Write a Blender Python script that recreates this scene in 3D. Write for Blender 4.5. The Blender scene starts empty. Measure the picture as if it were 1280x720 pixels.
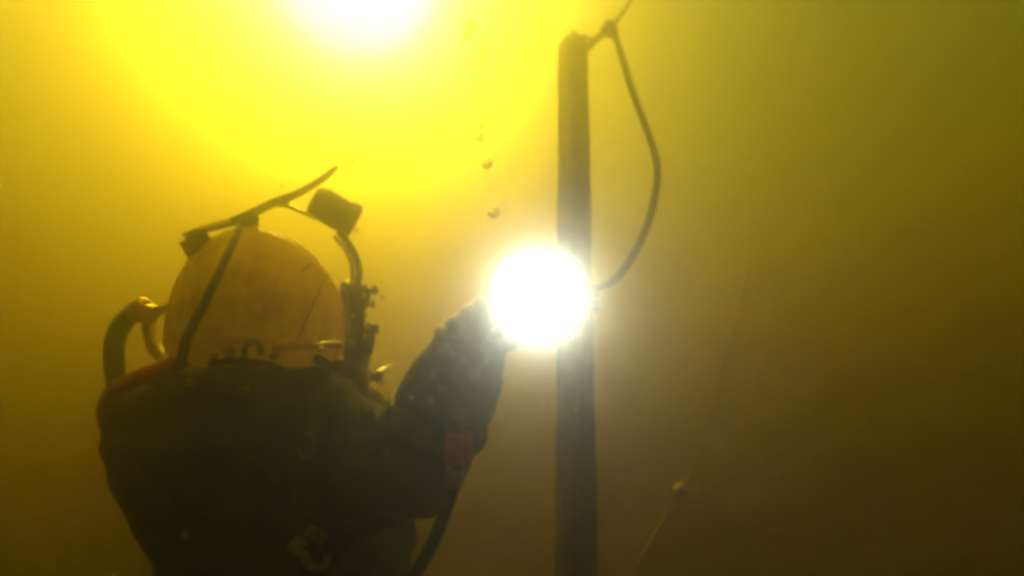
import bpy, bmesh, math, random
from mathutils import Vector, Matrix, noise
from mathutils.bvhtree import BVHTree

random.seed(7)
sc = bpy.context.scene
COL = sc.collection

# ------------------------------------------------------------------ camera
FPX = 620.0                      # focal length in pixels of the 1280 wide frame
PITCH = math.radians(24)
cam = bpy.data.cameras.new('camera')
cam_o = bpy.data.objects.new('camera', cam)
COL.objects.link(cam_o)
cam.sensor_width = 36
cam.lens = 36 * FPX / 1280
cam.clip_start = 0.01
cam.clip_end = 300
cam_o.rotation_euler = (math.pi / 2 + PITCH, 0, 0)
cam.dof.use_dof = True
cam.dof.focus_distance = 0.9
cam.dof.aperture_fstop = 1.7
sc.camera = cam_o
RC = cam_o.rotation_euler.to_matrix()


def P(x, y, d):
    """world point that lies d metres in front of the diver's companion, at pixel x, y"""
    return RC @ Vector(((x - 640) / FPX * d, -(y - 360) / FPX * d, -d))


# ------------------------------------------------------------------ sun and sky
SUN_DIR = P(443, -40, 1).normalized()
sun = bpy.data.lights.new('sun', 'SUN')
sun_o = bpy.data.objects.new('sun', sun)
COL.objects.link(sun_o)
sun.energy = 5
sun.angle = math.radians(15)
sun.color = (1, .985, .88)
sun_o.rotation_euler = SUN_DIR.to_track_quat('Z', 'Y').to_euler()
world = bpy.data.worlds.new('World')
sc.world = world
world.use_nodes = True
wn = world.node_tree
sky = wn.nodes.new('ShaderNodeTexSky')
sky.sky_type = 'NISHITA'
sky.sun_disc = False
sky.sun_elevation = math.asin(SUN_DIR.z)
sky.sun_rotation = math.atan2(SUN_DIR.x, SUN_DIR.y)
wn.links.new(sky.outputs[0], wn.nodes['Background'].inputs[0])
wn.nodes['Background'].inputs[1].default_value = 0.06

# ------------------------------------------------------------------ exposure and renderer
sc.view_settings.view_transform = 'Standard'
sc.view_settings.look = 'None'
sc.view_settings.gamma = 1
sc.view_settings.exposure = 1.63
sc.cycles.volume_bounces = 6
sc.cycles.max_bounces = 10
sc.cycles.transmission_bounces = 6
sc.cycles.transparent_max_bounces = 6
sc.cycles.use_denoising = True
sc.cycles.filter_width = 4.2


# ------------------------------------------------------------------ materials
def material(name, color, rough=.5, metal=0.0, var=None, scale=40, bump=0, bscale=120, coat=0, rvar=0):
    m = bpy.data.materials.new(name)
    m.use_nodes = True
    n, l = m.node_tree.nodes, m.node_tree.links
    b = n['Principled BSDF']
    b.inputs['Base Color'].default_value = (*color, 1)
    b.inputs['Roughness'].default_value = rough
    b.inputs['Metallic'].default_value = metal
    b.inputs['Coat Weight'].default_value = coat
    tc = n.new('ShaderNodeTexCoord')
    if var:
        t = n.new('ShaderNodeTexNoise')
        t.inputs['Scale'].default_value = scale
        t.inputs['Detail'].default_value = 6
        t.inputs['Roughness'].default_value = .65
        l.new(tc.outputs['Object'], t.inputs['Vector'])
        r = n.new('ShaderNodeValToRGB')
        r.color_ramp.elements[0].position = .38
        r.color_ramp.elements[0].color = (*var, 1)
        r.color_ramp.elements[1].position = .62
        r.color_ramp.elements[1].color = (*color, 1)
        l.new(t.outputs['Fac'], r.inputs['Fac'])
        l.new(r.outputs['Color'], b.inputs['Base Color'])
        if rvar:
            mr = n.new('ShaderNodeMapRange')
            mr.inputs['To Min'].default_value = max(0, rough - rvar)
            mr.inputs['To Max'].default_value = rough + rvar
            l.new(t.outputs['Fac'], mr.inputs['Value'])
            l.new(mr.outputs['Result'], b.inputs['Roughness'])
    if bump:
        t2 = n.new('ShaderNodeTexNoise')
        t2.inputs['Scale'].default_value = bscale
        t2.inputs['Detail'].default_value = 5
        l.new(tc.outputs['Object'], t2.inputs['Vector'])
        bp = n.new('ShaderNodeBump')
        bp.inputs['Strength'].default_value = bump
        bp.inputs['Distance'].default_value = .004
        l.new(t2.outputs['Fac'], bp.inputs['Height'])
        l.new(bp.outputs['Normal'], b.inputs['Normal'])
    return m


M = dict(
    shell=material('yellow gelcoat', (.93, .55, .014), .26, var=(.7, .33, .01), scale=9, bump=.08, bscale=60, coat=.4, rvar=.1),
    suit=material('black rubber drysuit', (.018, .013, .009), .6, var=(.028, .02, .012), scale=18, bump=.5, bscale=70),
    glove=material('black rubber glove', (.02, .019, .016), .55, var=(.035, .032, .024), scale=30, bump=.5, bscale=140),
    rubber=material('black rubber', (.014, .013, .011), .5, var=(.028, .025, .016), scale=60, bump=.3, bscale=200),
    dark_metal=material('dark metal', (.045, .042, .032), .42, .6, var=(.022, .02, .016), scale=60, bump=.2),
    chrome=material('polished steel', (.75, .72, .62), .18, 1, var=(.5, .46, .34), scale=80, bump=.1),
    brass=material('polished brass', (.9, .7, .25), .34, 1, var=(.75, .52, .15), scale=50, bump=.1),
    mirror=material('bright polished brass', (.97, .86, .45), .1, 1, var=(.9, .75, .35), scale=50),
    steel=material('mirror steel', (.92, .9, .82), .06, 1, var=(.85, .82, .7), scale=50),
    tarnished=material('tarnished brass', (.62, .36, .08), .42, .75, var=(.3, .17, .04), scale=70, bump=.3),
    red=material('red rubber', (.8, .05, .02), .45, var=(.6, .035, .015), scale=60, bump=.2),
    webbing=material('olive webbing', (.1, .082, .034), .8, var=(.06, .05, .022), scale=160, bump=.8, bscale=500),
    brown_web=material('brown webbing', (.12, .05, .022), .8, var=(.07, .03, .014), scale=160, bump=.8, bscale=500),
    print=material('cream print', (.9, .84, .6), .6, var=(.8, .72, .45), scale=90, bump=.2),
    label_black=material('black label cloth', (.02, .018, .014), .8, bump=.4, bscale=400),
    rope=material('weathered rope', (.17, .12, .06), .85, var=(.09, .065, .03), scale=120, bump=.8, bscale=300),
    line=material('yellow polyrope', (.9, .6, .15), .6, var=(.85, .4, .1), scale=120, bump=.4, bscale=300),
    float=material('pale float', (.75, .6, .25), .5, var=(.55, .4, .14), scale=60, bump=.2),
    weed=material('brown weed', (.1, .07, .012), .6, var=(.05, .04, .008), scale=90),
    silt=material('river silt', (.14, .1, .055), .95, var=(.07, .05, .028), scale=4, bump=.8, bscale=40),
    hose=material('black hose rubber', (.02, .018, .014), .42, var=(.035, .03, .02), scale=90, bump=.2, bscale=240),
    skin=material('skin', (.6, .42, .3), .55, var=(.5, .32, .22), scale=60),
)


def translucent_shell(m, color, amount):
    """moulded glass fibre, its translucency raised to lighten the shaded near side"""
    n, l = m.node_tree.nodes, m.node_tree.links
    b, o = n['Principled BSDF'], n['Material Output']
    t = n.new('ShaderNodeBsdfTranslucent')
    tc = n.new('ShaderNodeTexCoord')
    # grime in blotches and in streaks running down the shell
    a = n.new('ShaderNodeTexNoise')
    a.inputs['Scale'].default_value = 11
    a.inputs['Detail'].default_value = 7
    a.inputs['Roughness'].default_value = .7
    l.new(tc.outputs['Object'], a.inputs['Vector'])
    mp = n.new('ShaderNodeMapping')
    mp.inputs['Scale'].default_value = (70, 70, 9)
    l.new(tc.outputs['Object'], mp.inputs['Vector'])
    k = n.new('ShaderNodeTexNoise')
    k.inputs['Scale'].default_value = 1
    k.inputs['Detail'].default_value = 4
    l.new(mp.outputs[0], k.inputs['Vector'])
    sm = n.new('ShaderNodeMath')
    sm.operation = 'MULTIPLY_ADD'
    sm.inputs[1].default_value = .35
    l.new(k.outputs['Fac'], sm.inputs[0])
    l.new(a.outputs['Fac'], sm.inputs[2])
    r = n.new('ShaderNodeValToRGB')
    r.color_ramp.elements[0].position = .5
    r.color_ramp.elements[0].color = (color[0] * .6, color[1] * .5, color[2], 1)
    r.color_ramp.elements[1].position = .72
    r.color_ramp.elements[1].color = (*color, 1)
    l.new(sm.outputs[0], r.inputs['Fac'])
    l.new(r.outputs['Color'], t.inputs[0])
    x = n.new('ShaderNodeMixShader')
    x.inputs[0].default_value = amount
    l.new(b.outputs[0], x.inputs[1])
    l.new(t.outputs[0], x.inputs[2])
    l.new(x.outputs[0], o.inputs['Surface'])


translucent_shell(M['shell'], (.995, .82, .012), .88)  # strong translucency added to brighten the backlit shell towards the viewer


def glass_material():
    m = bpy.data.materials.new('port glass')
    m.use_nodes = True
    b = m.node_tree.nodes['Principled BSDF']
    b.inputs['Base Color'].default_value = (.35, .4, .36, 1)
    b.inputs['Roughness'].default_value = .06
    b.inputs['Transmission Weight'].default_value = 1
    b.inputs['IOR'].default_value = 1.2
    return m


def bubble_material():
    m = bpy.data.materials.new('air bubble')
    m.use_nodes = True
    n, l = m.node_tree.nodes, m.node_tree.links
    b, o = n['Principled BSDF'], n['Material Output']
    b.inputs['Base Color'].default_value = (.97, .97, .95, 1)
    b.inputs['Roughness'].default_value = .12
    b.inputs['Metallic'].default_value = 1
    t = n.new('ShaderNodeBsdfRefraction')
    t.inputs['IOR'].default_value = .75
    t.inputs['Roughness'].default_value = .05
    x = n.new('ShaderNodeMixShader')
    x.inputs[0].default_value = .45
    l.new(b.outputs[0], x.inputs[1])
    l.new(t.outputs[0], x.inputs[2])
    l.new(x.outputs[0], o.inputs['Surface'])
    return m


def wood_material():
    m = bpy.data.materials.new('waterlogged timber')
    m.use_nodes = True
    n, l = m.node_tree.nodes, m.node_tree.links
    b = n['Principled BSDF']
    b.inputs['Roughness'].default_value = .85
    tc = n.new('ShaderNodeTexCoord')
    mp = n.new('ShaderNodeMapping')
    mp.inputs['Scale'].default_value = (60, 60, 3)
    l.new(tc.outputs['Object'], mp.inputs['Vector'])
    g = n.new('ShaderNodeTexNoise')
    g.inputs['Scale'].default_value = 1
    g.inputs['Detail'].default_value = 8
    l.new(mp.outputs[0], g.inputs['Vector'])
    r = n.new('ShaderNodeValToRGB')
    r.color_ramp.elements[0].position = .35
    r.color_ramp.elements[0].color = (.035, .018, .007, 1)
    r.color_ramp.elements[1].position = .65
    r.color_ramp.elements[1].color = (.22, .1, .026, 1)
    l.new(g.outputs['Fac'], r.inputs['Fac'])
    t = n.new('ShaderNodeTexNoise')
    t.inputs['Scale'].default_value = 9
    t.inputs['Detail'].default_value = 5
    l.new(tc.outputs['Object'], t.inputs['Vector'])
    mx = n.new('ShaderNodeMix')
    mx.data_type = 'RGBA'
    rr = n.new('ShaderNodeMapRange')
    rr.inputs['From Min'].default_value = .48
    rr.inputs['From Max'].default_value = .66
    l.new(t.outputs['Fac'], rr.inputs['Value'])
    l.new(rr.outputs['Result'], mx.inputs['Factor'])
    l.new(r.outputs['Color'], mx.inputs[6])
    mx.inputs[7].default_value = (.025, .022, .009, 1)
    l.new(mx.outputs[2], b.inputs['Base Color'])
    bp = n.new('ShaderNodeBump')
    bp.inputs['Strength'].default_value = .8
    bp.inputs['Distance'].default_value = .006
    l.new(g.outputs['Fac'], bp.inputs['Height'])
    l.new(bp.outputs['Normal'], b.inputs['Normal'])
    return m


def lamp_material():
    m = bpy.data.materials.new('lit torch lens')
    m.use_nodes = True
    b = m.node_tree.nodes['Principled BSDF']
    b.inputs['Base Color'].default_value = (.8, .8, .8, 1)
    b.inputs['Emission Color'].default_value = (.62, .67, .8, 1)
    b.inputs['Emission Strength'].default_value = 96
    return m


def speck_material():
    m = bpy.data.materials.new('silt speck')
    m.use_nodes = True
    n, l = m.node_tree.nodes, m.node_tree.links
    n.clear()
    o = n.new('ShaderNodeOutputMaterial')
    a = n.new('ShaderNodeBsdfDiffuse')
    t = n.new('ShaderNodeBsdfTranslucent')
    x = n.new('ShaderNodeMixShader')
    a.inputs[0].default_value = (.8, .72, .5, 1)
    t.inputs[0].default_value = (.9, .82, .6, 1)
    x.inputs[0].default_value = .65
    l.new(a.outputs[0], x.inputs[1])
    l.new(t.outputs[0], x.inputs[2])
    l.new(x.outputs[0], o.inputs['Surface'])
    return m


M['glass'] = glass_material()
M['bubble'] = bubble_material()
M['wood'] = wood_material()
M['lamp'] = lamp_material()
M['speck'] = speck_material()

# ------------------------------------------------------------------ object helpers
ORIGIN = {}


def thing(name, loc, label, cat, group=None):
    o = bpy.data.objects.new(name, None)
    o.empty_display_size = .05
    COL.objects.link(o)
    o.location = loc
    ORIGIN[o.name] = Vector(loc)
    o['label'] = label
    o['category'] = cat
    if group:
        o['group'] = group
    return o


def link(name, bm, mat, parent=None, smooth=True, label=None, cat=None, group=None, kind=None, sharp=None):
    """bm in world coordinates -> one mesh object with its origin inside it"""
    if isinstance(bm, bmesh.types.BMesh):
        bmesh.ops.recalc_face_normals(bm, faces=bm.faces)
        me = bpy.data.meshes.new(name)
        bm.to_mesh(me)
        bm.free()
    else:
        me = bm
    lo = Vector([min(v.co[i] for v in me.vertices) for i in range(3)])
    hi = Vector([max(v.co[i] for v in me.vertices) for i in range(3)])
    c = (lo + hi) / 2
    me.transform(Matrix.Translation(-c))
    if smooth:
        for p in me.polygons:
            p.use_smooth = True
        if sharp:
            me.set_sharp_from_angle(angle=math.radians(sharp))
    me.materials.clear()
    me.materials.append(mat)
    o = bpy.data.objects.new(name, me)
    COL.objects.link(o)
    ORIGIN[o.name] = c
    if parent is not None:
        o.parent = parent
        o.location = c - ORIGIN[parent.name]
    else:
        o.location = c
    if label:
        o['label'] = label
    if cat:
        o['category'] = cat
    if group:
        o['group'] = group
    if kind:
        o['kind'] = kind
    return o


def catmull(pts, n=8):
    pts = [Vector(p) for p in pts]
    out = []
    for i in range(len(pts) - 1):
        p0 = pts[i - 1] if i else pts[0] * 2 - pts[1]
        p1, p2 = pts[i], pts[i + 1]
        p3 = pts[i + 2] if i + 2 < len(pts) else pts[-1] * 2 - pts[-2]
        for k in range(n):
            t = k / n
            out.append(.5 * ((2 * p1) + (p2 - p0) * t + (2 * p0 - 5 * p1 + 4 * p2 - p3) * t * t + (3 * p1 - p0 - 3 * p2 + p3) * t ** 3))
    out.append(pts[-1])
    return out


def frames(path):
    fr = []
    t = (path[1] - path[0]).normalized()
    n = t.orthogonal().normalized()
    for i, p in enumerate(path):
        a = path[max(0, i - 1)]
        b = path[min(len(path) - 1, i + 1)]
        t = (b - a).normalized()
        n = (n - t * n.dot(t)).normalized()
        fr.append((p, t, n, t.cross(n)))
    return fr


def add_tube(bm, path, rad, seg=12, cap=True):
    fr = frames(path)
    rings = []
    for i, (p, t, n, b) in enumerate(fr):
        r = rad(i / (len(fr) - 1)) if callable(rad) else rad
        rings.append([bm.verts.new(p + (n * math.cos(a) + b * math.sin(a)) * r) for a in [2 * math.pi * k / seg for k in range(seg)]])
    for i in range(len(rings) - 1):
        for k in range(seg):
            bm.faces.new((rings[i][k], rings[i][(k + 1) % seg], rings[i + 1][(k + 1) % seg], rings[i + 1][k]))
    if cap:
        bm.faces.new(rings[0][::-1])
        bm.faces.new(rings[-1])
    return bm


def tube(pts, rad, seg=12, n=8):
    return add_tube(bmesh.new(), catmull(pts, n), rad, seg)


def add_lathe(bm, c, axis, prof, seg=28, sx=1.0, up=None):
    """prof = [(distance along axis, radius)]; sx squeezes one direction"""
    ax = Vector(axis).normalized()
    n = (up - ax * up.dot(ax)).normalized() if up is not None else ax.orthogonal().normalized()
    b = ax.cross(n)
    rings = []
    for h, r in prof:
        if r <= 1e-6:
            rings.append([bm.verts.new(c + ax * h)])
        else:
            rings.append([bm.verts.new(c + ax * h + (n * math.cos(a) + b * math.sin(a) * sx) * r) for a in [2 * math.pi * k / seg for k in range(seg)]])
    for i in range(len(rings) - 1):
        A, B = rings[i], rings[i + 1]
        for k in range(seg):
            k2 = (k + 1) % seg
            if len(A) == 1 and len(B) == 1:
                continue
            if len(A) == 1:
                bm.faces.new((A[0], B[k2], B[k]))
            elif len(B) == 1:
                bm.faces.new((A[k], A[k2], B[0]))
            else:
                bm.faces.new((A[k], A[k2], B[k2], B[k]))
    return bm


def lathe(c, axis, prof, seg=28, sx=1.0, up=None):
    return add_lathe(bmesh.new(), c, axis, prof, seg, sx, up)


def add_box(bm, c, ax, size, bev=.15):
    """box with chamfered edges; ax = three unit axes"""
    t = bmesh.new()
    bmesh.ops.create_cube(t, size=1)
    for v in t.verts:
        v.co = Vector((v.co.x * size[0], v.co.y * size[1], v.co.z * size[2]))
    if bev:
        bmesh.ops.bevel(t, geom=list(t.edges), offset=min(size) * bev, segments=2, affect='EDGES')
    mp = {}
    for v in t.verts:
        mp[v.index] = None
    t.verts.index_update()
    vs = [bm.verts.new(c + ax[0] * v.co.x + ax[1] * v.co.y + ax[2] * v.co.z) for v in t.verts]
    for f in t.faces:
        bm.faces.new([vs[v.index] for v in f.verts])
    t.free()
    return bm


def box(c, ax, size, bev=.15):
    return add_box(bmesh.new(), c, ax, size, bev)


def ball(c, r, sub=2, squash=None):
    bm = bmesh.new()
    bmesh.ops.create_icosphere(bm, subdivisions=sub, radius=r)
    for v in bm.verts:
        if squash:
            v.co = Vector((v.co.x * squash[0], v.co.y * squash[1], v.co.z * squash[2]))
        v.co += c
    return bm


# the viewer's axes
R_, U_, N_ = RC @ Vector((1, 0, 0)), RC @ Vector((0, 1, 0)), RC @ Vector((0, 0, 1))
# the diver's own axes: Rh forward (right in view), Uh up, Nh towards the viewer
HC = P(320, 380, .95)
Nh = -HC.normalized()
Rh = (R_ - Nh * R_.dot(Nh)).normalized()
Uh = Nh.cross(Rh)
HD = HC.length


def H(x, y, w=0.0):
    """point of the diver: x, y as seen, w metres nearer than the diver's middle plane"""
    d = P(x, y, 1)
    return d * ((HD - w) / -d.dot(Nh))


def HS(x, y, w=0.0):
    """the same, but straight off the middle plane (for solid cross-sections)"""
    return H(x, y) + Nh * w


# ------------------------------------------------------------------ river bed
BED_Z = -4.5


def build_riverbed():
    bm = bmesh.new()
    bmesh.ops.create_grid(bm, x_segments=90, y_segments=90, size=24)
    for v in bm.verts:
        q = Vector((v.co.x * .5, v.co.y * .5, 0))
        v.co.z = BED_Z + .22 * noise.noise(q) + .07 * noise.noise(q * 4) + .02 * noise.noise(q * 13)
    link('riverbed', bm, M['silt'], kind='structure')


build_riverbed()


# ------------------------------------------------------------------ timber pile
PT, PB = P(716, 50, 1.72), P(721, 760, 1.16)
PDIR = (PT - PB).normalized()
PFOOT = PB + PDIR * ((BED_Z - .3 - PB.z) / PDIR.z)


def on_pile(y):
    """centre of the pile where it is seen at pixel row y"""
    lo, hi = 0.0, 1.0
    inv = RC.transposed()
    for _ in range(40):
        m = (lo + hi) / 2
        c = inv @ (PT.lerp(PB, m))
        yy = 360 + c.y / c.z * FPX
        if yy < y:
            lo = m
        else:
            hi = m
    return PT.lerp(PB, (lo + hi) / 2)


def build_pile():
    t = thing('timber_pile', PFOOT, 'tall dark square timber pile standing upright behind the glaring torch', 'pile')
    e1 = (R_ - PDIR * R_.dot(PDIR)).normalized()
    e2 = PDIR.cross(e1)
    a = math.radians(33)
    f1 = e1 * math.cos(a) + e2 * math.sin(a)
    f2 = PDIR.cross(f1)
    L = (PT - PFOOT).length
    n = int(L / .035)
    h = .0385
    ch = .006
    sect = [(h, -h + ch), (h, -h / 3), (h, h / 3), (h, h - ch), (h - ch, h), (h / 3, h), (-h / 3, h), (-h + ch, h), (-h, h - ch), (-h, h / 3), (-h, -h / 3), (-h, -h + ch), (-h + ch, -h), (-h / 3, -h), (h / 3, -h), (h - ch, -h)]
    bm = bmesh.new()
    rings = []
    for i in range(n + 1):
        s = i / n * L
        ring = []
        for k, (u, v) in enumerate(sect):
            q = Vector((u * 30, v * 30, s * 5))
            g = 1 + .07 * noise.noise(q) + .05 * noise.noise(q * 3)
            ss = s
            if i == n:
                ss += .02 * noise.noise(Vector((u * 60, v * 60, 3.3))) - .008 * (k % 3)
                g *= .93
            ring.append(bm.verts.new(PFOOT + PDIR * ss + f1 * u * g + f2 * v * g))
        rings.append(ring)
    m = len(sect)
    for i in range(n):
        for k in range(m):
            bm.faces.new((rings[i][k], rings[i][(k + 1) % m], rings[i + 1][(k + 1) % m], rings[i + 1][k]))
    bm.faces.new(rings[-1])
    sh = link('shaft', bm, M['wood'], t, sharp=40)
    # splintered nail sticking out of the head
    nb = bmesh.new()
    add_lathe(nb, PT + f1 * .004, PDIR + R_ * .1, [(-.03, .005), (.02, .005), (.03, .0045), (.032, .009), (.036, .009), (.037, 0)], 10)
    link('nail', nb, M['dark_metal'], t)
    # shallow drying cracks and knots on the visible faces
    for yy, side, ln in ((120, 1, .16), (215, -1, .22), (290, 1, .12), (520, -1, .2), (610, 1, .26), (680, -1, .14)):
        c = on_pile(yy)
        fd = (-f2 if side > 0 else f1)
        if fd.dot(N_) < 0:
            fd = -fd
        sd = PDIR.cross(fd)
        b = bmesh.new()
        pts = [c + fd * .0395 + sd * (.012 * side + .005 * noise.noise(Vector((k * .7, yy, 0)))) + PDIR * (ln * (k / 6 - .5)) for k in range(7)]
        add_tube(b, catmull(pts, 3), lambda q: .0008 + .0022 * math.sin(math.pi * q), 6)
        link('splinter', b, M['wood'], t)
    return f1, f2


PF1, PF2 = build_pile()


# ------------------------------------------------------------------ rope tied to the pile
def strand(path, k, rad, lay, off):
    fr = frames(path)
    out = []
    s = 0
    for i, (p, t, n, b) in enumerate(fr):
        if i:
            s += (p - fr[i - 1][0]).length
        a = 2 * math.pi * (s / lay + k / 3)
        out.append(p + (n * math.cos(a) + b * math.sin(a)) * off)
    return add_tube(bmesh.new(), out, rad, 7)


def resample(path, step):
    out = [path[0]]
    acc = 0
    for a, b in zip(path, path[1:]):
        d = (b - a).length
        while acc + d >= step:
            f = (step - acc) / d
            a = a.lerp(b, f)
            d = (b - a).length
            acc = 0
            out.append(a.copy())
        acc += d
    return out


def build_rope():
    top = on_pile(56)
    low = on_pile(362)
    root = thing('rope', top, 'thick twisted rope looping off the top of the timber pile and back to it', 'rope')
    dT = 1.66
    pts = [top + PF1 * .02 + R_ * .04, P(742, 50, 1.68), P(752, 44, dT), P(763, 38, dT), P(770, 48, dT), P(778, 72, 1.63), P(790, 112, 1.6), P(806, 155, 1.56), P(818, 190, 1.53),
           P(822, 215, 1.5), P(818, 250, 1.47), P(806, 290, 1.43), P(786, 328, 1.4), P(765, 352, 1.38), low + R_ * .045 + N_ * .01]
    path = resample(catmull(pts, 14), .006)
    for k in range(3):
        link('strand', strand(path, k, .0058, .06, .0062), M['rope'], root)
    for c, turns in ((low, 3),):
        for j in range(turns):
            ring = []
            h = .055
            for i in range(41):
                a = i / 40 * 2 * math.pi
                u = max(-1, min(1, 1.35 * math.cos(a)))
                v = max(-1, min(1, 1.35 * math.sin(a)))
                ring.append(c + PF1 * u * (h - .008) + PF2 * v * (h - .008) - PDIR * (.012 + j * .02 + .006 * i / 40))
            link('lashing', add_tube(bmesh.new(), ring, .0075, 8), M['rope'], root)
    eye = on_pile(52) + R_ * .04
    ring = [eye + (R_ * math.cos(a) + U_ * math.sin(a)) * .016 + N_ * .01 for a in [i / 24 * 2 * math.pi for i in range(25)]]
    link('eye_bolt', add_tube(bmesh.new(), ring, .005, 8), M['dark_metal'], root)
    # the knot: a tangle of three turns
    kc = P(762, 36, dT)
    for j, (ax, r) in enumerate((((1, .2, .3), .02), ((.2, 1, .5), .022), ((.4, -.5, 1), .019))):
        ax = (R_ * ax[0] + U_ * ax[1] + N_ * ax[2]).normalized()
        n = ax.orthogonal().normalized()
        b = ax.cross(n)
        ring = [kc + (n * math.cos(a) + b * math.sin(a)) * r + ax * .006 * math.sin(2 * a + j) for a in [i / 24 * 2 * math.pi * 1.05 for i in range(25)]]
        link('knot_turn', add_tube(bmesh.new(), ring, .0088, 8), M['rope'], root)
    tail = [kc, P(774, 22, dT), P(784, 8, 1.67), P(794, -14, 1.69), P(800, -50, 1.72), P(803, -120, 1.8)]
    link('tail', tube(tail, lambda q: .0075 - .0035 * q, 8), M['rope'], root)


build_rope()


# ------------------------------------------------------------------ thin line on the right
def build_line():
    d = 1.75
    pts = [P(915, -260, 6.5), P(928, -40, 5.0), P(936, 120, 3.7), P(934, 240, 2.6), P(930, 330, 2.0), P(920, 400, d), P(903, 470, d), P(882, 545, d), P(851, 613, d), P(818, 668, 1.72), P(786, 722, 1.68), P(740, 800, 1.66), P(700, 900, 1.64)]
    path = resample(catmull(pts, 14), .012)
    o = thing('guide_line', pts[-1], 'thin yellow line drooping through the dark water right of the pile', 'line')
    link('cord', add_tube(bmesh.new(), path, .0046, 8), M['line'], o)
    c = P(851, 613, d - .004)
    dirn = (P(818, 668, 1.72) - P(882, 545, d)).normalized()
    link('line_float', lathe(c, dirn, [(-.026, .0), (-.026, .009), (-.018, .02), (-.006, .026), (.006, .026), (.018, .02), (.026, .009), (.026, 0)], 20), M['float'], o)


build_line()


# ------------------------------------------------------------------ the diver's body, one continuous mesh
def loft(bm, rings, close=True):
    vr = [[bm.verts.new(p) for p in r] for r in rings]
    m = len(vr[0])
    for i in range(len(vr) - 1):
        for k in range(m):
            bm.faces.new((vr[i][k], vr[i][(k + 1) % m], vr[i + 1][(k + 1) % m], vr[i + 1][k]))
    if close:
        bm.faces.new(vr[0][::-1])
        bm.faces.new(vr[-1])


def remesh(bm, voxel, smooth_it, name):
    bmesh.ops.recalc_face_normals(bm, faces=bm.faces)
    me = bpy.data.meshes.new(name + '_source')
    bm.to_mesh(me)
    bm.free()
    o = bpy.data.objects.new(name + '_source', me)
    COL.objects.link(o)
    md = o.modifiers.new('r', 'REMESH')
    md.mode = 'VOXEL'
    md.voxel_size = voxel
    ms = o.modifiers.new('s', 'SMOOTH')
    ms.factor = .5
    ms.iterations = smooth_it
    dg = bpy.context.evaluated_depsgraph_get()
    out = bpy.data.meshes.new_from_object(o.evaluated_get(dg))
    bpy.data.objects.remove(o)
    bpy.data.meshes.remove(me)
    return out


SHO, ELB, WRI = P(425, 560, .86), P(508, 604, .80), P(572, 474, .745)
FIST = P(590, 428, .735)


def build_body():
    bm = bmesh.new()
    # torso: rings cx, y, half width in px, half depth in m
    data = [(318, 462, 88, .10), (314, 486, 156, .115), (310, 515, 180, .135), (311, 560, 184, .155), (326, 605, 184, .165), (346, 655, 172, .165), (356, 705, 154, .16), (358, 780, 140, .15), (350, 850, 140, .15), (350, 930, 148, .16), (350, 985, 120, .14)]
    rings = []
    for cx, y, hw, hd in data:
        ring = []
        for k in range(28):
            a = 2 * math.pi * k / 28
            ca, sa = math.cos(a), math.sin(a)
            ring.append(HS(cx + hw * math.copysign(abs(ca) ** .85, ca), y, hd * math.copysign(abs(sa) ** .85, sa)))
        rings.append(ring)
    loft(bm, rings)
    # neck and head inside the helmet
    add_tube(bm, catmull([H(320, 500, 0), H(318, 455, 0), H(316, 430, 0)], 4), .062, 14)
    hd = ball(H(308, 394, 0), .09, 3, None)
    for v in hd.verts:
        q = v.co - H(308, 394, 0)
        v.co = H(308, 394, 0) + Rh * q.dot(Rh) * .95 + Uh * q.dot(Uh) * 1.12 + Nh * q.dot(Nh) * .78
    me = bpy.data.meshes.new('x')
    hd.to_mesh(me)
    hd.free()
    bm.from_mesh(me)
    bpy.data.meshes.remove(me)
    add_tube(bm, catmull([H(378, 372, 0), H(392, 392, 0), H(385, 398, 0)], 3), lambda q: .008 + .008 * q, 8)
    # near arm, bent up at the elbow
    add_tube(bm, catmull([H(360, 540, .06), SHO, P(470, 592, .825), ELB], 6), lambda q: .105 - .035 * q, 16)
    add_tube(bm, catmull([ELB, P(536, 552, .77), P(556, 508, .755), WRI, P(582, 452, .74)], 5), lambda q: .079 - .013 * q, 16)
    # far arm, reaching forward behind the chest
    add_tube(bm, catmull([H(300, 545, -.1), H(340, 610, -.2), H(390, 690, -.22)], 6), lambda q: .1 - .03 * q, 14)
    add_tube(bm, catmull([H(390, 690, -.22), H(455, 720, -.2), H(515, 745, -.16)], 6), lambda q: .07 - .02 * q, 14)
    # legs hang down
    for cx, sx in ((300, -1), (400, 1)):
        hip = H(cx, 950, .0)
        knee = hip + Vector((sx * .03, .1, -.42))
        ank = knee + Vector((0, .16, -.4))
        toe = ank + Vector((.05, -.2, -.09))
        add_tube(bm, catmull([hip + Vector((0, 0, .1)), hip, knee, ank], 6), lambda q: .11 - .055 * q, 14)
        add_tube(bm, catmull([ank, ank + Vector((.01, -.03, -.06)), toe], 5), lambda q: .06 - .02 * q, 12)
    me = remesh(bm, .011, 6, 'body')
    # slack folds of the suit
    me.update()
    nor = [v.normal.copy() for v in me.vertices]
    cos = [v.co.copy() for v in me.vertices]
    flat = []
    for q, nv in zip(cos, nor):
        f = noise.noise(Vector((q.x * 9, q.y * 9, q.z * 22))) * .008 + noise.noise(q * 30) * .0025
        d = 1 if (q - HC).length > .2 else 0
        flat.extend(q + nv * f * d)
    me.vertices.foreach_set('co', flat)
    me.update()
    return me


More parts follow.
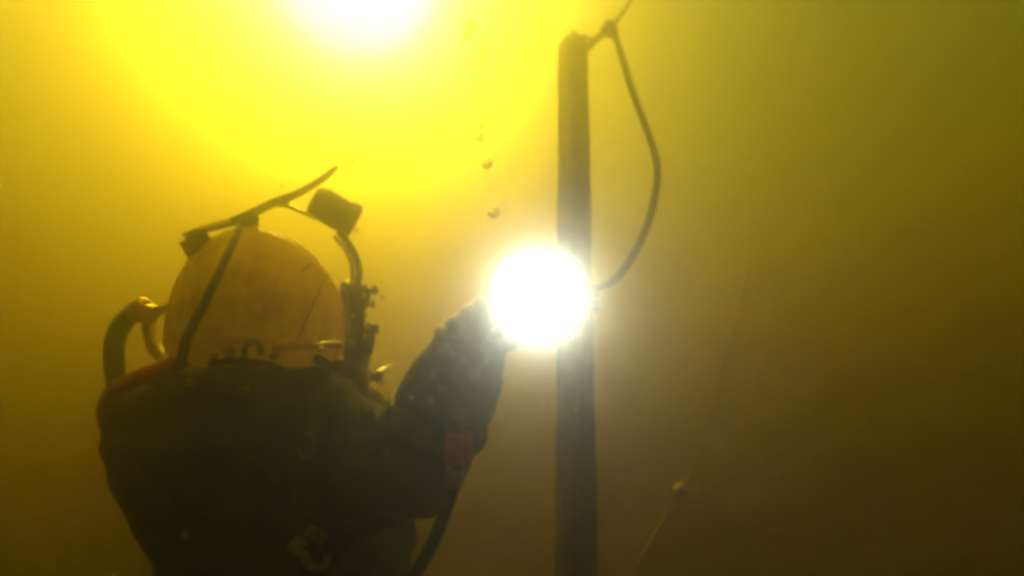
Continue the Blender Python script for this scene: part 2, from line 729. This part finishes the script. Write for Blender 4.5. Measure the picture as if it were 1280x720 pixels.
body_me = build_body()
_bm = bmesh.new()
_bm.from_mesh(body_me)
BVH = BVHTree.FromBMesh(_bm)
_bm.free()
person = thing('person', H(340, 900, 0), 'diver in black drysuit and harness with one arm raised, holding a lit torch', 'person')
body_o = link('body', body_me, M['suit'], person)
body_o.data.materials.append(M['skin'])
for _p in body_o.data.polygons:                     # the face inside the helmet is bare
    if (_p.center + ORIGIN[body_o.name] - H(322, 385, 0)).length < .13 and (_p.center + ORIGIN[body_o.name] - H(318, 442, 0)).dot(Uh) > 0:
        _p.material_index = 1


def surf(x, y, off=0.0):
    d = P(x, y, 1).normalized()
    hit = BVH.ray_cast(Vector((0, 0, 0)), d)
    if hit[0] is None:
        q = BVH.find_nearest(P(x, y, .85))
        return q[0] + q[1] * off, q[1]
    nn = hit[1] if hit[1].dot(d) < 0 else -hit[1]
    return hit[0] + nn * off, nn


# ------------------------------------------------------------------ gloved hand closed on the grip
TORCH = P(672, 372, .70)
TAX = (-TORCH.normalized() + R_ * .06 + U_ * .01).normalized()    # the lamp looks at the viewer
GRIP_A = TORCH - TAX * .06
GRIP_B = FIST + (FIST - GRIP_A).normalized() * .055


def build_glove():
    bm = bmesh.new()
    ga = (GRIP_A - FIST).normalized()                    # along the grip, towards the lamp
    arm = (FIST - WRI).normalized()
    out = (N_ - ga * N_.dot(ga)).normalized()            # towards the viewer
    up = ga.cross(out)
    if up.dot(U_) < 0:
        up = -up
    add_tube(bm, catmull([P(560, 500, .755), WRI, P(580, 455, .745), FIST - out * .03 - up * .005], 5), lambda q: .076 - .02 * q, 16)
    # palm lies behind the grip
    pal = []
    for i in range(7):
        s = (i / 6 - .5) * .1
        ring = []
        for k in range(14):
            a = 2 * math.pi * k / 14
            ring.append(FIST - out * .034 + ga * s + up * (.045 * math.cos(a)) * (1 - .25 * abs(i / 3 - 1) ** 2) + out * .02 * math.sin(a))
        pal.append(ring)
    loft(bm, pal)
    # four fingers curl over the grip towards the viewer, unequal, each bent twice
    gr = .021
    for j, (ln, r) in enumerate(((.92, .0142), (1.0, .0145), (.95, .014), (.8, .013))):
        s = .040 - j * .0245
        pts = []
        for k in range(7):
            a = math.radians(152 - k * 37 * ln)
            rr = gr + r + .003
            pts.append(FIST + ga * (s + .002 * k) + out * (-math.cos(math.radians(180) - a) * 0 + rr * math.sin(a - math.radians(62))) + up * (rr * 1.05 * math.cos(a - math.radians(62))))
        add_tube(bm, catmull(pts, 4), lambda q, r=r: r * (1 - .22 * q), 10)
    # thumb leaves the side of the palm and closes along the grip
    add_tube(bm, catmull([FIST - out * .03 + ga * .03 - up * .02, FIST - out * .012 + ga * .052 - up * .036, FIST + out * .016 + ga * .058 - up * .03, FIST + out * .034 + ga * .05 - up * .012], 4), lambda q: .0155 - .004 * q, 10)
    me = remesh(bm, .0042, 14, 'glove')
    link('glove', me, M['glove'], person)
    # cuff of the gauntlet
    c0, c1 = P(545, 530, .765), P(551, 517, .76)
    ax = (c1 - c0).normalized()
    link('glove_cuff', lathe(c0, ax, [(0, .07), (0, .08), (.006, .082), (.014, .082), (.02, .079), (.02, .068)], 32), M['rubber'], person)


build_glove()


# ------------------------------------------------------------------ the lit hand torch
def build_torch():
    t = thing('hand_torch', GRIP_B, 'glaring white hand torch held up in the diver\'s black glove', 'torch')
    hd = link('lamp_head', lathe(TORCH, TAX, [(-.085, 0), (-.085, .018), (-.08, .022), (-.06, .024), (-.045, .036), (-.02, .0425), (.064, .0425), (.066, .041), (.066, .0385), (-.004, .0375), (-.004, .036)], 36), M['dark_metal'], t, sharp=40)
    link('lens', lathe(TORCH, TAX, [(-.003, .0368), (.001, .034), (.004, .024), (.0055, .012), (.006, 0)], 36), M['lamp'], hd)
    link('bezel', lathe(TORCH, TAX, [(.046, .043), (.046, .0465), (.064, .0465), (.068, .0445), (.068, .039), (.0665, .0385)], 36), M['rubber'], hd)
    g = link('grip', tube([GRIP_A, GRIP_A.lerp(FIST, .35), FIST, GRIP_B], .0195, 16), M['rubber'], t)
    link('grip_cap', lathe(GRIP_B, GRIP_B - FIST, [(-.004, .0205), (.008, .0205), (.012, .016), (.013, 0)], 20), M['dark_metal'], g)
    m = GRIP_A.lerp(FIST, .3)
    link('switch', lathe(m, U_ + N_ * .4, [(.012, .009), (.023, .009), (.025, .006), (.025, 0)], 14), M['red'], g)


build_torch()


# ------------------------------------------------------------------ diving helmet
OUT = [(205, 449), (204, 430), (207, 400), (216, 362), (232, 330), (255, 303), (285, 288), (320, 284), (352, 292), (382, 311), (402, 333), (416, 352), (427, 372), (430, 405), (429, 449), (400, 456), (320, 459), (240, 456)]
OC = (318, 388)


def out_r(th):
    """shell radius in px in direction th of the side view"""
    best = 0
    dx, dy = math.cos(th), -math.sin(th)
    for (x0, y0), (x1, y1) in zip(OUT, OUT[1:] + OUT[:1]):
        ax, ay, bx, by = x0 - OC[0], y0 - OC[1], x1 - OC[0], y1 - OC[1]
        den = dx * (by - ay) - dy * (bx - ax)
        if abs(den) < 1e-9:
            continue
        s = (ax * (by - ay) - ay * (bx - ax)) / den
        u = (ax * dy - ay * dx) / den
        if s > 0 and -1e-6 <= u <= 1 + 1e-6:
            best = max(best, s)
    return best


SW = .138
NTH = 72
RTH = [out_r(2 * math.pi * k / NTH) for k in range(NTH)]
for _ in range(2):
    RTH = [(RTH[k - 1] + 2 * RTH[k] + RTH[(k + 1) % NTH]) / 4 for k in range(NTH)]


def shell_pt(th, lat, extra=0.0):
    f = th / (2 * math.pi) * NTH % NTH
    i = int(f)
    r = RTH[i] * (1 - f + i) + RTH[(i + 1) % NTH] * (f - i)
    c = max(0, math.cos(lat)) ** .8
    s = math.copysign(abs(math.sin(lat)) ** .95, lat)
    return HS(OC[0] + math.cos(th) * r * c, OC[1] - math.sin(th) * r * c, SW * s) + Nh * extra


SHELL = []


def shell_at(x, y, extra=0.0):
    """near surface of the shell where it is seen at x, y"""
    d = P(x, y, 1).normalized()
    hit = SHELL[0].ray_cast(Vector((0, 0, 0)), d)
    if hit[0] is None:
        hit = SHELL[0].find_nearest(H(x, y, .02))
        return hit[0] + hit[1] * extra
    return hit[0] + hit[1] * (extra if hit[1].dot(d) < 0 else -extra)


def build_helmet():
    t = thing('diving_helmet', H(318, 460, 0), 'yellow hard-shell diving helmet with lamp and brackets on the diver\'s head', 'helmet')
    bm = bmesh.new()
    rows = []
    nl = 26
    for j in range(1, nl):
        lat = -math.pi / 2 + math.pi * j / nl
        rows.append([shell_pt(2 * math.pi * k / NTH, lat) for k in range(NTH)])
    vr = [[bm.verts.new(p) for p in r] for r in rows]
    for i in range(len(vr) - 1):
        for k in range(NTH):
            bm.faces.new((vr[i][k], vr[i][(k + 1) % NTH], vr[i + 1][(k + 1) % NTH], vr[i + 1][k]))
    a = bm.verts.new(H(*OC, -SW))
    b = bm.verts.new(H(*OC, SW))
    for k in range(NTH):
        bm.faces.new((a, vr[0][(k + 1) % NTH], vr[0][k]))
        bm.faces.new((b, vr[-1][k], vr[-1][(k + 1) % NTH]))
    bmesh.ops.recalc_face_normals(bm, faces=bm.faces)
    SHELL.append(BVHTree.FromBMesh(bm))
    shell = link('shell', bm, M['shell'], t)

    # raised seam where the front of the shell flares out to the face port
    for sg in (1, -1):
        near = [shell_at(410 + (366 - 410) * i / 7, 341 + (436 - 341) * i / 7, .0015) for i in range(8)]
        pts = near if sg > 0 else [p - Nh * 2 * (p - HC).dot(Nh) for p in near]
        link('seam_bead', tube(pts, .0022, 10, 6), M['shell'], shell)
    # moulded bead over the crown
    pts = [shell_pt(math.radians(a), math.radians(l)) for a, l in ((40, 50), (40, 25), (40, 0), (40, -25), (40, -50))]
    link('bead', tube(pts, .0035, 8, 6), M['shell'], shell)

    # face port: frame, glass, bolts
    fc = H(437, 398, 0)
    up = Uh
    frame = link('port_frame', lathe(fc, Rh, [(-.014, .06), (-.014, .076), (-.006, .08), (.008, .08), (.014, .076), (.014, .06), (-.014, .06)], 40, 1.12, up), M['dark_metal'], t, sharp=40)
    link('port_glass', lathe(fc, Rh, [(-.003, 0), (-.003, .0605), (.004, .0605), (.004, 0)], 40, 1.12, up), M['glass'], frame)
    for k in range(10):
        a = 2 * math.pi * (k + .3) / 10
        c = fc + Uh * math.cos(a) * .0695 + Nh * math.sin(a) * .0695 * 1.12
        link('bolt', lathe(c, Rh, [(.013, .0055), (.018, .0055), (.0205, .0035), (.021, 0)], 10), M['steel'], frame)
    # regulator
    rc = H(444, 427, 0)
    reg = link('regulator', lathe(rc, Rh - Uh * .12, [(-.004, 0), (-.004, .036), (.004, .041), (.02, .041), (.026, .036), (.03, .03), (.034, .026), (.036, 0)], 32), M['rubber'], t, sharp=40)
    link('cover_ring', lathe(rc, Rh - Uh * .12, [(.018, .0415), (.018, .0445), (.026, .0445), (.027, .039)], 32), M['dark_metal'], reg)
    link('adjustment_knob', lathe(H(464, 411, .01), Rh + Uh * .1, [(-.012, .007), (0, .007), (.001, .012), (.012, .012), (.014, .009), (.014, 0)], 16), M['dark_metal'], reg, sharp=40)
    for sg in (1, -1):
        link('exhaust_whisker', tube([H(452, 446, .02 * sg), H(450, 456, .05 * sg), H(438, 460, .085 * sg), H(420, 458, .115 * sg)], lambda q: .017 - .004 * q, 14), M['rubber'], reg)
    # equaliser knob and hinge block above the regulator
    blk = link('hinge_block', box(H(448, 372, .0), (Rh, Uh, Nh), (.034, .05, .09), .2), M['dark_metal'], t)
    link('hinge_block', box(H(441, 440, .045), (Rh, Uh, Nh), (.03, .05, .05), .2), M['dark_metal'], t)
    link('knob', lathe(H(458, 366, .02), Rh + Uh * .35, [(0, .005), (.012, .005), (.0125, .0095), (.022, .0095), (.024, .006), (.024, 0)], 14), M['dark_metal'], blk)
    link('knob', lathe(H(456, 381, -.03), Rh + Uh * .1, [(0, .005), (.012, .005), (.0125, .008), (.02, .008), (.022, .005), (.022, 0)], 14), M['dark_metal'], blk)
    for (x, y, w) in ((441, 347, .05), (452, 376, .055), (461, 378, .045), (428, 392, .105), (442, 395, .085)):
        link('screw', ball(H(x, y, w), .0052, 3), M['steel'], t)

    # side block with brass valve under the face port
    sb = link('side_block', box(H(446, 468, .075), (Rh, Uh, Nh), (.042, .034, .04), .25), M['tarnished'], t)
    link('valve_body', lathe(H(452, 476, .09), (Uh * -1 + Rh * .1), [(-.022, 0), (-.022, .013), (-.014, .017), (.004, .017), (.012, .013), (.03, .012), (.032, .008), (.032, 0)], 18), M['brass'], sb, sharp=40)
    link('valve_knob', lathe(H(466, 472, .09), Rh + Uh * .1, [(-.012, .006), (.004, .006), (.005, .011), (.016, .012), (.018, .009), (.018, 0)], 16), M['dark_metal'], sb, sharp=40)
    link('valve_stem', lathe(H(484, 461, .075), Rh * -1 + Uh * -.35, [(-.008, 0), (-.008, .0055), (.02, .005), (.05, .005)], 10), M['chrome'], sb)
    link('bent_tube', tube([H(440, 470, .09), H(424, 466, .125), H(408, 455, .14), H(392, 448, .14)], .008, 12), M['dark_metal'], sb)

    # neck ring, clamp, latches
    nr = link('neck_ring', lathe(H(318, 468, 0), Uh, [(-.012, .145), (-.012, .162), (-.004, .167), (.012, .167), (.02, .16), (.022, .145)], 56, .86, Rh), M['dark_metal'], t, sharp=40)
    link('neck_dam', lathe(H(318, 468, 0), Uh, [(-.085, .225), (-.07, .21), (-.045, .19), (-.02, .168), (-.008, .155)], 56, .8, Rh), M['rubber'], t)
    bn = (Nh * math.cos(math.radians(44)) + Uh * math.sin(math.radians(44))).normalized()
    bx = (H(425, 429, .15) - H(345, 435, .15)).normalized()
    link('latch_bar', box(H(385, 432, .156), (bx, bn.cross(bx), bn), (.108, .013, .004), .2), M['mirror'], t)
    link('latch_pivot', ball(H(345, 434, .146), .0065, 3), M['steel'], t)
    link('latch_pivot', ball(H(424, 430, .15), .0065, 3), M['steel'], t)
    for x, y, w, r in ((287, 441, .138, .009), (342, 446, .143, .007), (268, 447, .136, .006), (238, 478, .13, .008)):
        link('latch_catch', lathe(H(x, y, w), Nh + Uh * .4, [(0, r), (.006, r), (.009, r * .6), (.01, 0)], 14), M['tarnished'], nr)
    hk = [H(306, 446, .14), H(306, 434, .15), H(314, 427, .15), H(324, 430, .15), H(326, 442, .146)]
    link('latch_hook', tube(hk, .005, 10), M['chrome'], nr)
    link('locking_lever', tube([H(262, 456, .15), H(290, 452, .158), H(330, 455, .16), H(352, 463, .158)], .0065, 10), M['dark_metal'], nr)

    # polished bend at the back of the helmet, with its flange
    rb = link('rear_bend', tube([H(216, 458, -.02), H(205, 449, -.04), H(192, 434, -.055), H(186, 413, -.06), H(189, 397, -.055), H(201, 387, -.04), H(216, 384, -.02)], .0105, 14), M['mirror'], t)
    link('bend_flange', lathe(H(190, 385, -.05), Rh * -1 + Uh * .05, [(-.024, .006), (.012, .006), (.014, .011), (.026, .011), (.028, .006)], 16), M['mirror'], rb)
    # block at the back and the bracket arm running over the crown
    link('rear_block', box(H(247, 306, .035), ((Rh + Uh * .55).normalized(), (Uh - Rh * .55).normalized(), Nh), (.046, .05, .055), .25), M['rubber'], t)
    arm = link('bracket_arm', tube([H(236, 294, .03), H(262, 285, .03), H(290, 277, .025), H(318, 265, .02), H(345, 252, .015), H(372, 242, .01), H(396, 228, .01), H(410, 218, .01), H(421, 208, .01)], lambda q: .0062 + .0024 * math.sin(math.pi * q) - .001 * q, 12), M['dark_metal'], t)
    link('clamp', box(H(308, 276, .022), ((Rh + Uh * .45).normalized(), (Uh - Rh * .45).normalized(), Nh), (.042, .024, .034), .25), M['dark_metal'], arm)
    link('clamp', box(H(352, 252, .014), ((Rh + Uh * .4).normalized(), (Uh - Rh * .4).normalized(), Nh), (.026, .018, .026), .25), M['dark_metal'], arm)
    link('arm_pin', tube([H(252, 285, .05), H(270, 280, .052), H(288, 275, .05)], .0038, 10), M['brass'], arm)
    link('clamp_foot', lathe(H(318, 288, .0), Uh, [(-.006, .013), (.002, .013), (.01, .009), (.016, .008)], 16), M['brass'], t)

    # lamp housing on the crown
    la = (Rh * 59 - Uh * 29).normalized()
    lb = H(392, 249, .0)
    hl = link('lamp_housing', lathe(lb, la, [(-.004, 0), (-.003, .022), (.003, .029), (.012, .033), (.066, .0335), (.07, .0365), (.09, .0365), (.092, .032), (.085, .031)], 32), M['rubber'], t, sharp=40)
    link('lamp_lens', lathe(lb, la, [(.083, 0), (.083, .0312), (.086, .0312), (.0865, 0)], 32), M['glass'], hl)
    for k in range(4):
        link('cooling_fin', lathe(lb, la, [(.018 + k * .011, .033), (.018 + k * .011, .0352), (.0225 + k * .011, .0352), (.0225 + k * .011, .033)], 32), M['rubber'], hl)
    link('lamp_bracket', tube([H(346, 256, .02), H(360, 258, .025), H(376, 264, .028), H(396, 274, .03)], .0042, 10), M['chrome'], hl)
    link('lamp_bolt', ball(H(446, 288, .026), .0055, 3), M['steel'], hl)
    link('lamp_cable', tube([H(424, 290, .0), H(434, 302, .01), H(445, 322, .02), H(449, 340, .025), H(446, 358, .03)], .0068, 12), M['hose'], t)
    link('front_tube', tube([H(418, 296, .03), H(432, 312, .04), H(440, 332, .05), H(440, 356, .06)], .0042, 10), M['chrome'], t)

    # hose lying over the near side of the shell
    pts = [H(301, 280, .03), shell_at(297, 296, .004), shell_at(286, 322, .007), shell_at(270, 356, .007), shell_at(254, 390, .008), shell_at(240, 420, .012), H(228, 446, .135), H(222, 462, .13)]
    link('side_hose', tube(pts, lambda q: .0052 + .0034 * q, 12), M['hose'], t)
    # chin weights / lower band of the shell
    for (x, y, w, r) in ((296, 342, 0, .0034),):
        link('rivet', ball(shell_at(x, y, .0), r, 3), M['steel'], t)


build_helmet()


# ------------------------------------------------------------------ harness worn over the suit
def band(pix, width, off, thick=.003, n=10, ss=None):
    """flat webbing that follows the suit through the given points"""
    pts, nor = [], []
    for (x0, y0), (x1, y1) in zip(pix, pix[1:]):
        for k in range(n):
            p, nn = surf(x0 + (x1 - x0) * k / n, y0 + (y1 - y0) * k / n, off)
            pts.append(p)
            nor.append(nn)
    for _ in range(3):
        pts = [pts[0]] + [(pts[i - 1] + 2 * pts[i] + pts[i + 1]) / 4 for i in range(1, len(pts) - 1)] + [pts[-1]]
        nor = [nor[0]] + [(nor[i - 1] + nor[i] + nor[i + 1]).normalized() for i in range(1, len(nor) - 1)] + [nor[-1]]
    bm = bmesh.new()
    rings = []
    for i, p in enumerate(pts):
        t = (pts[min(i + 1, len(pts) - 1)] - pts[max(0, i - 1)]).normalized()
        s = t.cross(nor[i]).normalized()
        rings.append([p + s * width / 2 - nor[i] * thick / 2, p + s * width / 2 + nor[i] * thick / 2, p - s * width / 2 + nor[i] * thick / 2, p - s * width / 2 - nor[i] * thick / 2])
    loft(bm, rings)
    return bm


def build_harness():
    t = thing('harness', H(330, 720, .16), 'dark webbing harness with metal buckles strapped round the diver\'s back', 'harness')
    s1 = link('strap', band([(158, 588), (176, 607), (200, 632), (235, 668), (275, 702), (320, 745), (360, 800)], .042, .007), M['brown_web'], t)
    p, nn = surf(236, 667, .012)
    tx = (P(260, 690, .8) - P(236, 667, .8)).normalized()
    tx = (tx - nn * tx.dot(nn)).normalized()
    ty = nn.cross(tx)
    bk = bmesh.new()
    for sx, sy, lx, ly in ((-1, 0, .005, .05), (1, 0, .005, .05), (0, -1, .034, .006), (0, 1, .034, .006), (0, 0, .005, .05)):
        add_box(bk, p + tx * sx * .015 + ty * sy * .022, (tx, ty, nn), (lx, ly, .005), .25)
    link('buckle', bk, M['dark_metal'], s1)
    link('buckle_plate', box(p + nn * .003, (tx, ty, nn), (.014, .018, .004), .3), M['chrome'], s1)
    link('strap', band([(250, 500), (300, 540), (350, 600), (400, 680), (430, 760)], .045, .007), M['webbing'], t)
    s3 = link('strap', band([(405, 505), (398, 545), (390, 600), (372, 670), (350, 760)], .04, .011), M['webbing'], t)
    p, nn = surf(392, 556, .017)
    ring = [p + (R_ * math.cos(a) * .012 + U_ * math.sin(a) * .019) for a in [i / 24 * 2 * math.pi for i in range(25)]]
    link('d_ring', add_tube(bmesh.new(), ring, .0034, 8), M['chrome'], s3)
    link('strap', band([(196, 672), (240, 692), (300, 705), (380, 700), (460, 690), (500, 670)], .05, .013), M['webbing'], t)
    # pouch block on the shoulder
    for x, y in ((225, 520), (300, 512)):
        p, nn = surf(x, y, .012)
        tx = (R_ - nn * R_.dot(nn)).normalized()
        ty = nn.cross(tx)
        link('strap_keeper', box(p, (tx, ty, nn), (.05, .03, .016), .25), M['rubber'], t)
    # pale webbing over the raised arm
    link('arm_band', band([(450, 512), (470, 514), (495, 523), (520, 536), (532, 552)], .034, .006), M['webbing'], t, label='pale olive band round the raised arm')


build_harness()


# ------------------------------------------------------------------ cream printed emblem on the suit
def build_emblem():
    p, nn = surf(391, 679, .02)
    u = (P(430, 716, .8) - P(391, 679, .8)).normalized()
    u = (u - nn * u.dot(nn)).normalized()
    v = nn.cross(u)
    if v.dot(U_) < 0:
        v = -v
    px = .78 / FPX
    t = link('emblem_patch', box(p - nn * .004, (u, v, nn), (78 * px, 52 * px, .004), .1), M['label_black'], person)

    def g(x, y, lx, ly, z=.0006):
        return box(p + u * x * px + v * y * px + nn * (-.002 + z), (u, v, nn), (lx * px, ly * px, .0022), .3)
    link('print_mark', g(-11, 13, 31, 16), M['print'], t)
    link('print_mark', g(18, 14, 20, 7), M['webbing'], t)
    link('print_mark', g(-21, -9, 21, 20), M['print'], t)
    hook = [(-9, -8), (-2, -15), (10, -18), (22, -16), (27, -9), (25, -1), (18, 2)]
    bm = bmesh.new()
    pts = catmull([p + u * a * px + v * b * px - nn * .0008 for a, b in hook], 4)
    rings = []
    for i, q in enumerate(pts):
        tt = (pts[min(i + 1, len(pts) - 1)] - pts[max(0, i - 1)]).normalized()
        s = tt.cross(nn).normalized() * 5 * px
        rings.append([q + s - nn * .001, q + s + nn * .001, q - s + nn * .001, q - s - nn * .001])
    loft(bm, rings)
    link('print_mark', bm, M['print'], t)


build_emblem()


# ------------------------------------------------------------------ hoses
def build_hoses():
    o = thing('black_hose', P(480, 800, .84), 'black hose with red coupling bowing out below the raised arm', 'hose')
    pts = [P(563, 530, .68), P(572, 556, .665), P(568, 596, .67), P(557, 638, .69), P(539, 682, .72), P(515, 724, .735), P(478, 780, .76), P(430, 850, .8)]
    link('hose', tube(pts, .0095, 14), M['hose'], o)
    ax = (P(570, 578, .667) - P(573, 543, .668)).normalized()
    cc = P(573, 560, .665)
    link('red_coupling', lathe(cc, ax, [(-.02, .011), (-.02, .0165), (-.014, .0185), (.012, .0185), (.018, .0155), (.018, .011)], 20), M['red'], o, sharp=40)
    link('ferrule', lathe(P(568, 594, .67), ax, [(-.014, .0106), (-.014, .0128), (.014, .0128), (.014, .0106)], 18), M['tarnished'], o)
    r = thing('red_hose', H(260, 860, -.2), 'red hose leaving the helmet base over the diver\'s back shoulder', 'hose')
    pts = [H(224, 452, .06), H(205, 460, .10), H(184, 468, .14), H(160, 479, .13), H(138, 495, .06), H(134, 530, -.06), H(172, 600, -.17), H(240, 720, -.2), H(260, 860, -.2)]
    link('hose', tube(pts, .0125, 14), M['red'], r)
    link('hose_end', lathe(H(222, 453, .062), H(205, 462, .09) - H(224, 452, .06), [(-.014, .01), (-.014, .015), (.012, .015), (.014, .0118)], 16), M['dark_metal'], r)
    a = thing('air_hose', H(220, 860, -.29), 'dark air hose bending down from the back of the helmet behind the diver', 'hose')
    pts = [H(178, 386, -.05), H(166, 392, -.06), H(152, 406, -.09), H(143, 432, -.14), H(146, 480, -.2), H(168, 560, -.26), H(200, 700, -.29), H(220, 860, -.29)]
    link('hose', tube(pts, .017, 14), M['hose'], a)
    link('hose_end', lathe(H(176, 387, -.052), H(166, 392, -.06) - H(178, 386, -.05), [(-.012, .012), (-.012, .02), (.014, .02), (.016, .0175)], 16), M['tarnished'], a)


build_hoses()


# ------------------------------------------------------------------ bubbles, weed and specks
def bubble(x, y, d, r, label, group):
    link('bubble', ball(P(x, y, d), r, 3, (1.08, 1.08, .92)), M['bubble'], label=label, cat='bubble', group=group)


STR = 'bubbles rising in a string above the torch'
bubble(617, 266, 1.15, .0125, 'lowest and largest air bubble of the string above the torch', STR)
bubble(609, 205, 1.22, .0118, 'second air bubble from the bottom of the string above the torch', STR)
bubble(600, 172, 1.28, .0105, 'third air bubble up in the string above the torch', STR)
bubble(601, 156, 1.3, .0098, 'topmost round air bubble of the string above the torch', STR)
bubble(594, 122, 1.34, .0075, 'tiny bubble high in the string, between the weed scraps and the round bubbles', STR)
bubble(613, 236, 1.18, .0036, 'pinpoint bubble between the two lowest bubbles above the torch', STR)
bubble(597, 100, 1.36, .0068, 'small bubble just below the lower weed scrap', STR)
bubble(593, 82, 1.38, .006, 'small bubble right under the gap between the two weed scraps', STR)
NEAR = 'bubbles leaving the helmet'
bubble(422, 188, 1.05, .0055, 'small bubble left of its twin above the helmet lamp', NEAR)
bubble(441, 200, 1.02, .0065, 'small bubble right of its twin above the helmet lamp', NEAR)
bubble(478, 372, .86, .0042, 'tiny bubble beside the knobs on the helmet front', NEAR)
bubble(489, 458, .84, .0045, 'tiny bubble just above the brass valve', NEAR)
bubble(477, 478, .83, .0052, 'tiny bubble touching the right of the brass valve', NEAR)
bubble(352, 232, .95, .0036, 'tiny bubble over the bracket arm on the crown', NEAR)


def weed(x, y, d, n, size, label, seed):
    rnd = random.Random(seed)
    c = P(x, y, d)
    t = thing('weed_scrap', c, label, 'weed', 'weed scraps drifting near the surface')
    for k in range(n):
        dr = Vector((rnd.gauss(0, 1), rnd.gauss(0, 1), rnd.gauss(0, 1))).normalized()
        sd = dr.orthogonal().normalized()
        ln = size * rnd.uniform(.6, 1.3)
        rings = []
        bm = bmesh.new()
        for i in range(7):
            u = i / 6
            w = size * .2 * math.sin(math.pi * (.1 + .85 * u))
            q = c + dr * ln * u + Vector((0, 0, -.3 * ln * u * u)) + sd * .14 * ln * math.sin(5 * u + k)
            nn = dr.cross(sd)
            rings.append([q + sd * w, q + nn * w * .2, q - sd * w, q - nn * w * .2])
        loft(bm, rings)
        link('leaf', bm, M['weed'], t)


weed(588, 30, 1.3, 11, .036, 'upper scrap of brown weed drifting near the bright surface glow', 3)
weed(604, 60, 1.26, 10, .03, 'lower scrap of brown weed drifting above the bubble string', 5)


def build_specks():
    rnd = random.Random(11)
    ico = bmesh.new()
    bmesh.ops.create_icosphere(ico, subdivisions=1, radius=1)
    iv = [v.co.copy() for v in ico.verts]
    ico.verts.index_update()
    fi = [[v.index for v in f.verts] for f in ico.faces]
    ico.free()
    V, Fc = [], []
    for k in range(620):
        if k < 320:
            x, y = rnd.gauss(740, 170), rnd.gauss(435, 80)
        else:
            x, y = rnd.uniform(-50, 1330), rnd.uniform(-40, 760)
        d = rnd.uniform(.24, .46) if k < 320 else rnd.uniform(.8, 1.6)
        r = rnd.uniform(.0005, .0012) * (1 + .5 * (rnd.random() < .12)) if k < 320 else rnd.uniform(.0004, .001)
        c = P(x, y, d)
        b = len(V)
        V += [c + q * r * rnd.uniform(.7, 1.2) for q in iv]
        Fc += [[b + i for i in f] for f in fi]
    me = bpy.data.meshes.new('suspended_silt')
    me.from_pydata(V, [], Fc)
    link('suspended_silt', me, M['speck'], label='pale specks of silt hanging in the water round the torch', cat='silt', kind='stuff')


build_specks()


# ------------------------------------------------------------------ the murky water itself
def build_haze():
    bm = bmesh.new()
    bmesh.ops.create_cube(bm, size=1)
    lo, hi = Vector((-25, -25, BED_Z - 1.0)), Vector((25, 25, 3.660))
    for v in bm.verts:
        v.co = Vector([lo[i] + (v.co[i] + .5) * (hi[i] - lo[i]) for i in range(3)])
    m = bpy.data.materials.new('murky water')
    m.use_nodes = True
    n, l = m.node_tree.nodes, m.node_tree.links
    n.clear()
    o = n.new('ShaderNodeOutputMaterial')
    ff = n.new('ShaderNodeVolumeScatter')          # fine silt, strongly forward scattering as in water
    ff.phase = 'FOURNIER_FORAND'
    ff.inputs['Color'].default_value = (1, 1, 1, 1)
    ff.inputs['Density'].default_value = 0.1355
    ff.inputs['IOR'].default_value = 1.073
    ff.inputs['Backscatter'].default_value = .004
    hg = n.new('ShaderNodeVolumeScatter')          # coarser particles
    hg.inputs['Color'].default_value = (1, 1, 1, 1)
    hg.inputs['Density'].default_value = 0.0318
    hg.inputs['Anisotropy'].default_value = .812
    fw = n.new('ShaderNodeVolumeScatter')          # large flocs: a narrow glow round every bright source
    fw.inputs['Color'].default_value = (1, 1, 1, 1)
    fw.inputs['Density'].default_value = 0.2881
    fw.inputs['Anisotropy'].default_value = .967
    ab = n.new('ShaderNodeVolumeAbsorption')       # peaty yellow-brown water
    ab.inputs['Density'].default_value = 2
    ab.inputs['Color'].default_value = (1 - 0.1987 / 2, 1 - 0.2710 / 2, 1 - 0.9200 / 2, 1)
    a1 = n.new('ShaderNodeAddShader')
    a2 = n.new('ShaderNodeAddShader')
    l.new(ff.outputs[0], a1.inputs[0])
    l.new(hg.outputs[0], a1.inputs[1])
    l.new(a1.outputs[0], a2.inputs[0])
    l.new(ab.outputs[0], a2.inputs[1])
    a3 = n.new('ShaderNodeAddShader')
    l.new(a2.outputs[0], a3.inputs[0])
    l.new(fw.outputs[0], a3.inputs[1])
    l.new(a3.outputs[0], o.inputs['Volume'])
    link('haze', bm, m, smooth=False, kind='stuff', label='murky yellow-brown water filling the whole scene', cat='water')


build_haze()
